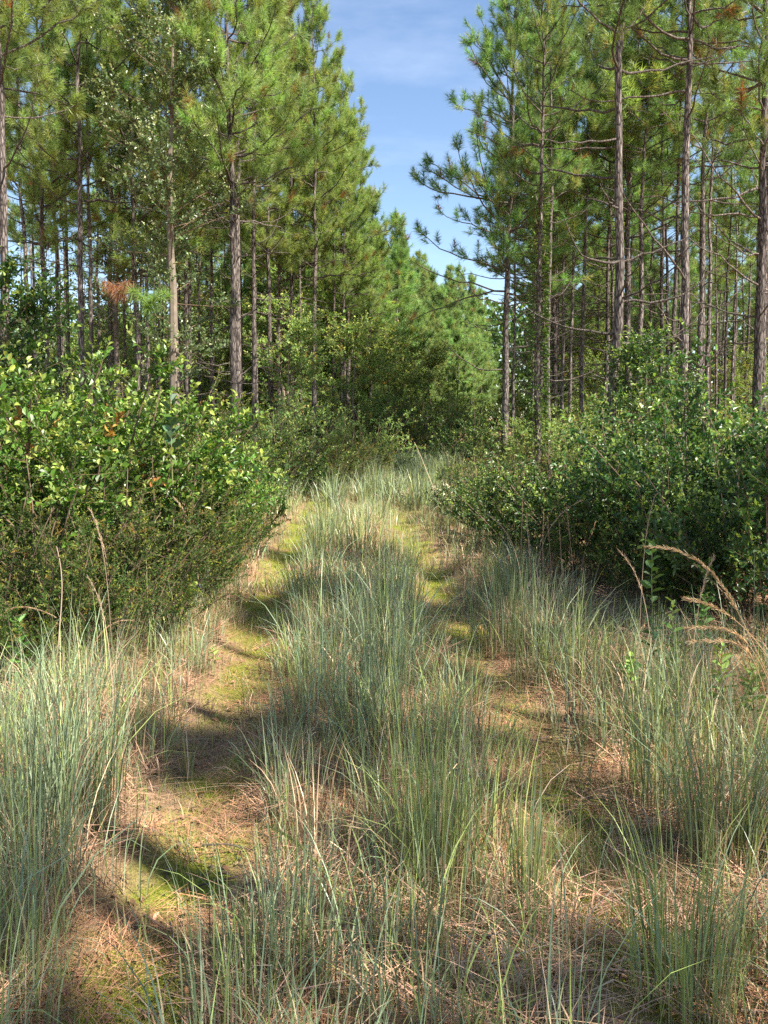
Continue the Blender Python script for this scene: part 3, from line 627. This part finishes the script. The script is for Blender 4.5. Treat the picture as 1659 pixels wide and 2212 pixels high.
litter('dead_grass', 52000, 1.0, 9, .0018, 'matted pink tan dead grass at the foot of the tussocks', (.54, .33, .21), (.1, .38), hgt=.10, mask=lambda x, y: (vnoise(x, y, .35, 44) > .38) & ((np.abs(np.abs(x - xc(y)) - .78) > .27) | ((x > 0) & (y < 3.4) & (y > 2.2))) & (vnoise(x, y, .5, 12) > .25))
n = 90000; x, y = scat(n, -1, 1, 1.2, 16, 1.5); x = xc(y) + np.where(r.random(n) < .5, -.8, .76) + r.normal(size=n) * .13
k_ = vnoise(x, y, .16, 21) * .6 + vnoise(x, y, .5, 22) * .7 > np.where(y < 5, .70, .60); x, y = x[k_], y[k_]; n = len(x)
B = np.stack([x, y, ground_z(x, y)], -1); b = MB()
b.blades(B, .012 + .03 * r.random(n) ** 1.5, r.random(n) * 6.283, .3 + .7 * r.random(n), np.full(n, .0011) * (1 + y / 6), var(r, (.26, .29, .035), n, .4), var(r, (.38, .42, .07), n, .4), r, K=1)
tag(b.obj('moss', M_grass), 'short yellow green moss and fine turf in the wheel tracks', 'moss', kind='stuff')

def bits(name, n, y1, ll, lw, lab, tint, seed):
    r = np.random.default_rng(seed); y = 1.1 + (y1 - 1.1) * r.random(n) ** 1.4; x = (r.random(n) * 2 - 1) * (.52 * y + .4); a = r.random(n) * 6.283
    b = MB(); P = np.stack([x, y, ground_z(x, y) + .012 + .012 * r.random(n)], -1)
    b.leaves(P, np.stack([np.cos(a), np.sin(a), r.normal(size=n) * .25], -1), ll * (.5 + r.random(n)), lw * (.5 + r.random(n)), var(r, tint, n, .45, .12), r, up=.8, fold=.3)
    tag(b.obj(name, M_straw), lab, 'litter', kind='stuff')
bits('dead_leaves', 4500, 9, .036, .014, 'small curled dead leaves lying among the fallen needles', (.30, .18, .10), 5)
bits('bark_flakes', 4000, 6, .012, .007, 'dark crumbs of bark and twig on the wheel tracks', (.07, .045, .03), 6)
r = np.random.default_rng(7); n = 420; y = 1.2 + 8 * r.random(n) ** 1.3; x = (r.random(n) * 2 - 1) * (.5 * y + .3); a = r.random(n) * 6.283; l_ = .06 + .22 * r.random(n) ** 2
P0 = np.stack([x, y, ground_z(x, y) + .012], -1); dd = np.stack([np.cos(a), np.sin(a), r.random(n) * .12], -1) * l_[:, None]
b = MB(); b.tubes(np.stack([P0, P0 + dd * .5 + r.normal(size=(n, 3)) * .006, P0 + dd], 1), np.full((n, 3), .0028) * (.5 + r.random((n, 1))), 5, var(r, (.17, .12, .09), n, .4))
tag(b.obj('fallen_twigs', M_stem), 'short dark twigs scattered over the tracks', 'litter', kind='stuff')
# ------------------------------------------------------------------ single plants and dry stalks
def arc(pts, K=22):
    pts = np.array(pts, float); t = np.linspace(0, 1, len(pts)); u = np.linspace(0, 1, K)
    # Catmull-Rom style smoothing through cubic fit
    dg = min(3, len(pts) - 1); return np.stack([np.polyval(np.polyfit(t, pts[:, i], dg), u) for i in range(3)], -1)
def pp(px, py, Y): return (gx(px, Y), Y, hz(py, Y))
def stalk(name, pts, lab, cat, c=(.42, .25, .13), rad=.0028, seed=1, head=0.0, hc=(.66, .46, .25), hl=.03, nh=260, leafy=False, grp=None):
    r = np.random.default_rng(seed); P = arc(pts); base = P[0].copy(); P = P - base
    o = empty(name, base); b = MB(); b.tubes(P[None], (rad * np.linspace(1, .45, len(P)))[None], 5, c); b.obj('stem', M_stem, o)
    if head > 0:
        s = 1 - head * r.random(nh); x = s * (len(P) - 1); j = np.minimum(x.astype(int), len(P) - 2); f = (x - j)[:, None]
        p = P[j] * (1 - f) + P[j + 1] * f; d = nrm(P[j + 1] - P[j]); dn = nrm(d + nrm(r.normal(size=(nh, 3))) * .42)
        b = MB(); b.leaves(p, dn, hl * (.5 + .7 * r.random(nh)), np.full(nh, .0022), var(r, hc, nh, .25), r, up=.2); b.obj('seed_head', M_straw, o)
    return tag(o, lab, cat, grp)
plume = dict(c=(.46, .29, .15), rad=.0022)
stalk('plume_grass', [pp(1790, 1700, 3.3), pp(1640, 1400, 3.3), pp(1540, 1235, 3.3), pp(1405, 1182, 3.3)], 'longest dry plume arching left above the right verge, topmost orange seed head', 'dry stalk', head=.55, nh=240, seed=2, **plume)
stalk('plume_grass', [pp(1800, 1760, 3.4), pp(1680, 1440, 3.4), pp(1560, 1320, 3.4), pp(1490, 1298, 3.4)], 'dry orange plume just under the topmost one', 'dry stalk', head=.45, nh=180, seed=3, **plume)
stalk('plume_grass', [pp(1770, 1760, 3.2), pp(1670, 1470, 3.2), pp(1590, 1370, 3.2), pp(1490, 1362, 3.2)], 'dry orange plume, third from the top at the right picture edge', 'dry stalk', head=.5, nh=200, seed=4, **plume)
stalk('plume_grass', [pp(1750, 1780, 3.1), pp(1665, 1500, 3.1), pp(1610, 1400, 3.1), pp(1505, 1392, 3.1)], 'lowest of the dry orange plumes at the right picture edge', 'dry stalk', head=.5, nh=200, seed=5, **plume)
stalk('dry_stalk', [pp(175, 1480, 4.6), pp(190, 1410, 4.6), pp(225, 1360, 4.6), pp(280, 1345, 4.6)], 'tan arching seed stalk over the bright left grass', 'dry stalk', head=.8, hl=.02, nh=120, hc=(.5, .36, .22))
stalk('dry_stalk', [pp(-40, 1420, 4.6), pp(-10, 1335, 4.6), pp(45, 1315, 4.6), pp(108, 1335, 4.6)], 'tan arching stalk entering from the left picture edge', 'dry stalk', head=.6, hl=.02, nh=100, hc=(.5, .36, .22))
stalk('dry_stalk', [pp(112, 1450, 4.8), pp(122, 1340, 4.8), pp(127, 1260, 4.8), pp(117, 1182, 4.8)], 'straight grey brown stem standing before the dark left shrub', 'dry stalk', c=(.45, .33, .25), rad=.004)
stalk('dry_stalk', [pp(940, 1540, 4.5), pp(943, 1490, 4.5), pp(950, 1440, 4.5), pp(966, 1392, 4.5)], 'tan feathery seed plume on the right edge of the middle strip', 'dry stalk', head=.5, hl=.05, nh=160, hc=(.62, .42, .26))
stalk('dry_stalk', [pp(395, 1700, gY(1700)), pp(397, 1650, 3.56), pp(394, 1600, 3.57), pp(396, 1560, 3.58)], 'pale single stem in the left wheel track', 'dry stalk', c=(.45, .38, .26))
stalk('fallen_stalk', [pp(250, 1770, 3.45), pp(360, 1735, 3.5), pp(450, 1717, 3.5), pp(556, 1712, 3.52)], 'long pale straw lying across the left wheel track', 'dry stalk', c=(.5, .36, .22))
stalk('fallen_stalk', [pp(1452, 1960, 2.9), pp(1500, 1880, 2.95), pp(1545, 1800, 3.0), pp(1620, 1690, 3.1)], 'long pale cane leaning diagonally on the right verge', 'dry stalk', c=(.6, .47, .32), rad=.0055)
stalk('bent_stalk', [pp(860, 2120, 2.5), pp(760, 2000, 2.55), pp(670, 1880, 2.6), pp(570, 1806, 2.6)], 'yellow green seed stalk arching over the middle strip towards the left track', 'grass stalk', c=(.36, .38, .10), head=.6, hl=.025, nh=200, hc=(.48, .48, .14))
stalk('dry_stalk', [pp(1400, 1610, 4.0), pp(1385, 1520, 4.0), pp(1350, 1440, 4.0), pp(1325, 1400, 4.0)], 'thin brown stalk leaning left behind the arching green tussock', 'dry stalk', c=(.5, .33, .22))
stalk('dry_stalk', [pp(860, 1960, 2.75), pp(855, 1850, 2.75), pp(845, 1720, 2.75), pp(838, 1560, 2.75)], 'dark upright seed stalk rising through the central tussock', 'dry stalk', c=(.2, .14, .1), rad=.0018, head=.75, hl=.02, nh=90, hc=(.22, .16, .1))
stalk('dry_stalk', [pp(962, 1110, 13), pp(935, 1050, 13), pp(915, 1000, 13), pp(895, 955, 13)], 'pale stalk leaning left before the white wildflowers', 'dry stalk', c=(.55, .42, .28), rad=.007)
for i, (a_, b_, y0, y1) in enumerate(((1128, 1130, 1190, 1085), (1145, 1139, 1190, 1110), (1175, 1176, 1200, 1100), (1192, 1185, 1210, 1120), (1215, 1210, 1200, 1130), (1240, 1226, 1220, 1095), (1262, 1290, 1215, 1120))):
    stalk('dry_stalk', [pp(a_ + 4, y0 + 70, 7.3), pp(a_, y0, 7.3), pp((a_ + b_) / 2, (y0 + y1) / 2, 7.3), pp(b_, y1, 7.3)], 'reddish dry stalk above the right tussocks, ' + ('leftmost of seven', 'second from the left', 'third from the left', 'middle one', 'third from the right', 'second from the right', 'rightmost, leaning')[i], 'dry stalk', c=(.48, .27, .17), rad=.0045, seed=40 + i, head=.4, hl=.03, nh=60, grp='reddish stalks above the right tussocks')
r = np.random.default_rng(88)
for i in range(12):
    Y = 3.4 + 5 * r.random(); sgn = -1 if i % 2 else 1; X = float(xc(Y)) + sgn * (1.4 + 1.1 * r.random())
    if abs(X) > .46 * Y: X = sgn * .42 * Y
    Y = 3.4 + .45 * i; X = float(xc(Y)) + sgn * min(1.3 + .25 * (i // 2 % 3), .43 * Y)
    hh = .8 + .35 * r.random(); dx = r.normal() * .12
    stalk('dry_stalk', [(X, Y, 0), (X + dx * .3, Y, hh * .4), (X + dx * .8, Y, hh * .75), (X + dx * 2, Y, hh)], 'tan dry stem over the %s verge grass, %s' % ('left' if sgn < 0 else 'right', ('nearest the camera', 'second nearest', 'third nearest', 'third farthest', 'second farthest', 'farthest one')[i // 2]), 'dry stalk', c=(.46, .33, .22), rad=.0026, seed=60 + i, head=.35, hl=.03, nh=70, hc=(.5, .36, .24), grp='dry stems above the %s verge' % ('left' if sgn < 0 else 'right'))

def leafy(name, px, py0, py1, Y, lab, cat, n=18, ll=.09, lw=.05, c=(.14, .25, .05), seed=1, lean=0., droop=.1, grp=None, bot=.0, flower=None, srad=.004):
    r = np.random.default_rng(seed); x0 = gx(px, Y); zt = hz(py1, Y); z0 = float(ground_z(x0, Y)) if py0 is None else hz(py0, Y)
    o = empty(name, (x0, Y, z0)); H = zt - z0; P = arc([(0, 0, 0), (lean * .2 + .01, 0, H * .35), (lean * .55, .01, H * .7), (lean, 0, H)])
    b = MB(); b.tubes(P[None], (srad * np.linspace(1, .4, len(P)))[None], 5, (.2, .2, .09)); b.obj('stem', M_stem, o)
    s = bot + (1 - bot) * (np.arange(n) + .5 * r.random(n)) / n; x = np.clip(s * (len(P) - 1), 0, len(P) - 1.01); j = x.astype(int); f = (x - j)[:, None]
    p = P[j] * (1 - f) + P[j + 1] * f; a = np.arange(n) * 2.4 + r.normal(size=n) * .3
    d = np.stack([np.cos(a), np.sin(a), .35 + .6 * s ** 2], -1); k = (.6 + .5 * r.random(n)) * np.where(s > .85, .75, 1)
    b = MB(); b.leaves(p, nrm(d), ll * k, lw * k, var(r, c, n, .2, .08), r, up=.75, fold=.18, droop=droop); b.obj('leaves', M_leaf, o)
    if flower:
        b = MB(); m_ = 40; dd = nrm(r.normal(size=(m_, 3)) + np.array([0, 0, .6])); b.leaves(np.repeat(P[-1:], m_, 0) + dd * flower[1] * .2, dd, np.full(m_, flower[1]), np.full(m_, flower[1] * .5), var(r, flower[0], m_, .12), r, up=.3); b.obj('flower_head', M_leaf, o)
    return tag(o, lab, cat, grp)
leafy('broadleaf_plant', 370, None, 862, 6.9, 'plant with big grey green triangular leaves before the left thicket', 'plant', n=12, ll=.15, lw=.11, c=(.10, .18, .085), bot=.72, seed=3, droop=.0, srad=.008)
leafy('broadleaf_plant', 505, None, 1005, 8.2, 'broad grey green leaves beside the yellow tipped shrub', 'plant', n=12, ll=.13, lw=.09, c=(.11, .2, .09), bot=.7, seed=4)
leafy('leafy_weed', 1415, None, 1175, 4.6, 'tall upright weed with paired oval leaves before the dark right hedge', 'plant', n=26, ll=.085, lw=.048, c=(.09, .17, .04), bot=.25, seed=5)
leafy('leafy_weed', 1462, None, 1300, 4.4, 'light leaved weed close right of the tall upright one', 'plant', n=18, ll=.07, lw=.036, c=(.22, .33, .07), bot=.35, seed=6)
leafy('leafy_weed', 1372, None, 1425, 4.1, 'low weed with bright heart shaped leaves beside the arching tussock', 'plant', n=12, ll=.085, lw=.06, c=(.27, .38, .08), bot=.6, seed=7)
leafy('leafy_weed', 1572, None, 1400, 3.9, 'bright narrow leaved weed under the orange plumes', 'plant', n=20, ll=.09, lw=.034, c=(.25, .36, .08), bot=.35, seed=8)
leafy('leafy_weed', 1640, None, 1450, 3.8, 'pale leaved weed at the right picture edge under the plumes', 'plant', n=20, ll=.08, lw=.04, c=(.22, .33, .08), bot=.4, seed=9)
leafy('leafy_weed', 1530, None, 1290, 4.9, 'green oval leaved plant seen through the orange plumes', 'plant', n=22, ll=.09, lw=.05, c=(.12, .22, .05), bot=.35, seed=10)
leafy('leafy_weed', 345, None, 1265, 5.6, 'bright leafy sprig spreading over the left grass before the olive shrub', 'plant', n=26, ll=.07, lw=.042, c=(.30, .38, .08), bot=.45, seed=11, lean=.25)
leafy('leafy_weed', 310, None, 1105, 5.6, 'slim stem with a bright leafy top before the orange tipped shrub', 'plant', n=16, ll=.06, lw=.036, c=(.26, .33, .07), bot=.6, seed=12)
leafy('leafy_weed', 30, None, 1345, 4.7, 'green leafy plant low at the left picture edge behind the bright grass', 'plant', n=26, ll=.1, lw=.05, c=(.13, .25, .05), bot=.2, seed=13)
leafy('leafy_weed', 455, None, 1405, 5.0, 'tiny bright leaved sprig beside the left wheel track', 'plant', n=9, ll=.05, lw=.032, c=(.28, .38, .08), bot=.5, seed=14)
leafy('wildflower', 427, None, 1270, 6.1, 'small purple flower before the dark left shrub', 'flower', n=7, ll=.05, lw=.02, c=(.12, .2, .05), seed=15, flower=((.30, .24, .42), .018))
for i, (px, py) in enumerate(((872, 1068), (903, 1072), (918, 1064), (938, 1058), (952, 1066), (965, 1054), (980, 1062), (990, 1072), (945, 1080), (925, 1078))):
    leafy('wildflower', px, None, py, 14.2 + .25 * (i % 4), ('leftmost', 'second from left', 'third from left', 'fourth from left', 'fifth from left', 'sixth from left', 'seventh from left', 'rightmost', 'lowest', 'second lowest')[i] + ' white topped wildflower in the patch left of the right hedge', 'flower', n=8, ll=.09, lw=.04, c=(.16, .22, .07), seed=70 + i, flower=((.78, .74, .60), .07), grp='white wildflowers by the right hedge')
# small pine with a dead rust brown bough in the left stand
def bough(name, px, py, Y, c, lab, cat, n, nl, droop, seed, sp=.28):
    r = np.random.default_rng(seed); x0, _, z0 = pp(px, py, Y); o = empty(name, (x0, Y, z0)); b = MB()
    P = bend_path(np.zeros((5, 3)), np.linspace(-.6, math.pi + .6, 5) + r.normal(size=5) * .2, np.full(5, .9), np.full(5, .1), np.full(5, sp), 5, r, .1)
    P = np.concatenate([P, bend_path(np.array([[0, 1.0, -.1]]), np.array([-1.57]), np.array([.05]), np.array([.0]), np.array([1.0]), 5, r, .02)])
    b.tubes(P, np.full((6, 5), .006), 4, (.25, .16, .1)); b.obj('branch', M_stem, o)
    q = P[:5].reshape(-1, 3); ii = r.integers(0, len(q), n); d = nrm(r.normal(size=(n, 3)) + np.array([0, 0, .9 - droop]))
    b = MB(); b.needles(q[ii], d, nl * (.6 + .5 * r.random(n)), .006, var(r, c, n, .25), r); b.obj('needles', M_needle, o)
    return tag(o, lab, cat)
bough('pine_bough', 262, 632, 16.5, (.36, .19, .10), 'dead rust brown pine bough hanging before the left trunks', 'pine bough', 700, .32, 2.3, 1, .34)
bough('pine_bough', 325, 668, 16.0, (.22, .33, .09), 'bright green pine bough just right of and below the rust brown one', 'pine bough', 900, .3, .4, 2, .5)
# vine on the dark trunk of the right stand
r = np.random.default_rng(19); X, Y = gx(1161, 20.5), 20.5; n = 1500; z = 1 + 6.5 * r.random(n); a = r.random(n) * 6.283
o = empty('climbing_vine', (X, Y, 0)); b = MB()
P = np.stack([np.cos(a) * (.13 + .1 * r.random(n)), np.sin(a) * (.13 + .1 * r.random(n)), z], -1)
b.leaves(P, nrm(np.stack([np.cos(a), np.sin(a), -.3 + 0 * a], -1)), .08 + .05 * r.random(n), .05 + .03 * r.random(n), var(r, (.12, .21, .04), n, .3), r, up=.4); b.obj('leaves', M_leaf, o)
tt = np.linspace(0, 1, 60); b = MB(); b.tubes(np.stack([np.cos(tt * 22) * .15, np.sin(tt * 22) * .15, tt * 7], -1)[None], np.full((1, 60), .01), 4, (.2, .15, .1)); b.obj('stem', M_stem, o)
tag(o, 'green leafy vine climbing the dark pine left of centre in the right stand', 'vine')
# keep every prototype in use; drop any that was never placed
for lst in list(pines.values()) + list(bushes.values()):
    for s_ in lst:
        if s_.name not in used:
            for c in list(s_.children): bpy.data.objects.remove(c)
            bpy.data.objects.remove(s_)
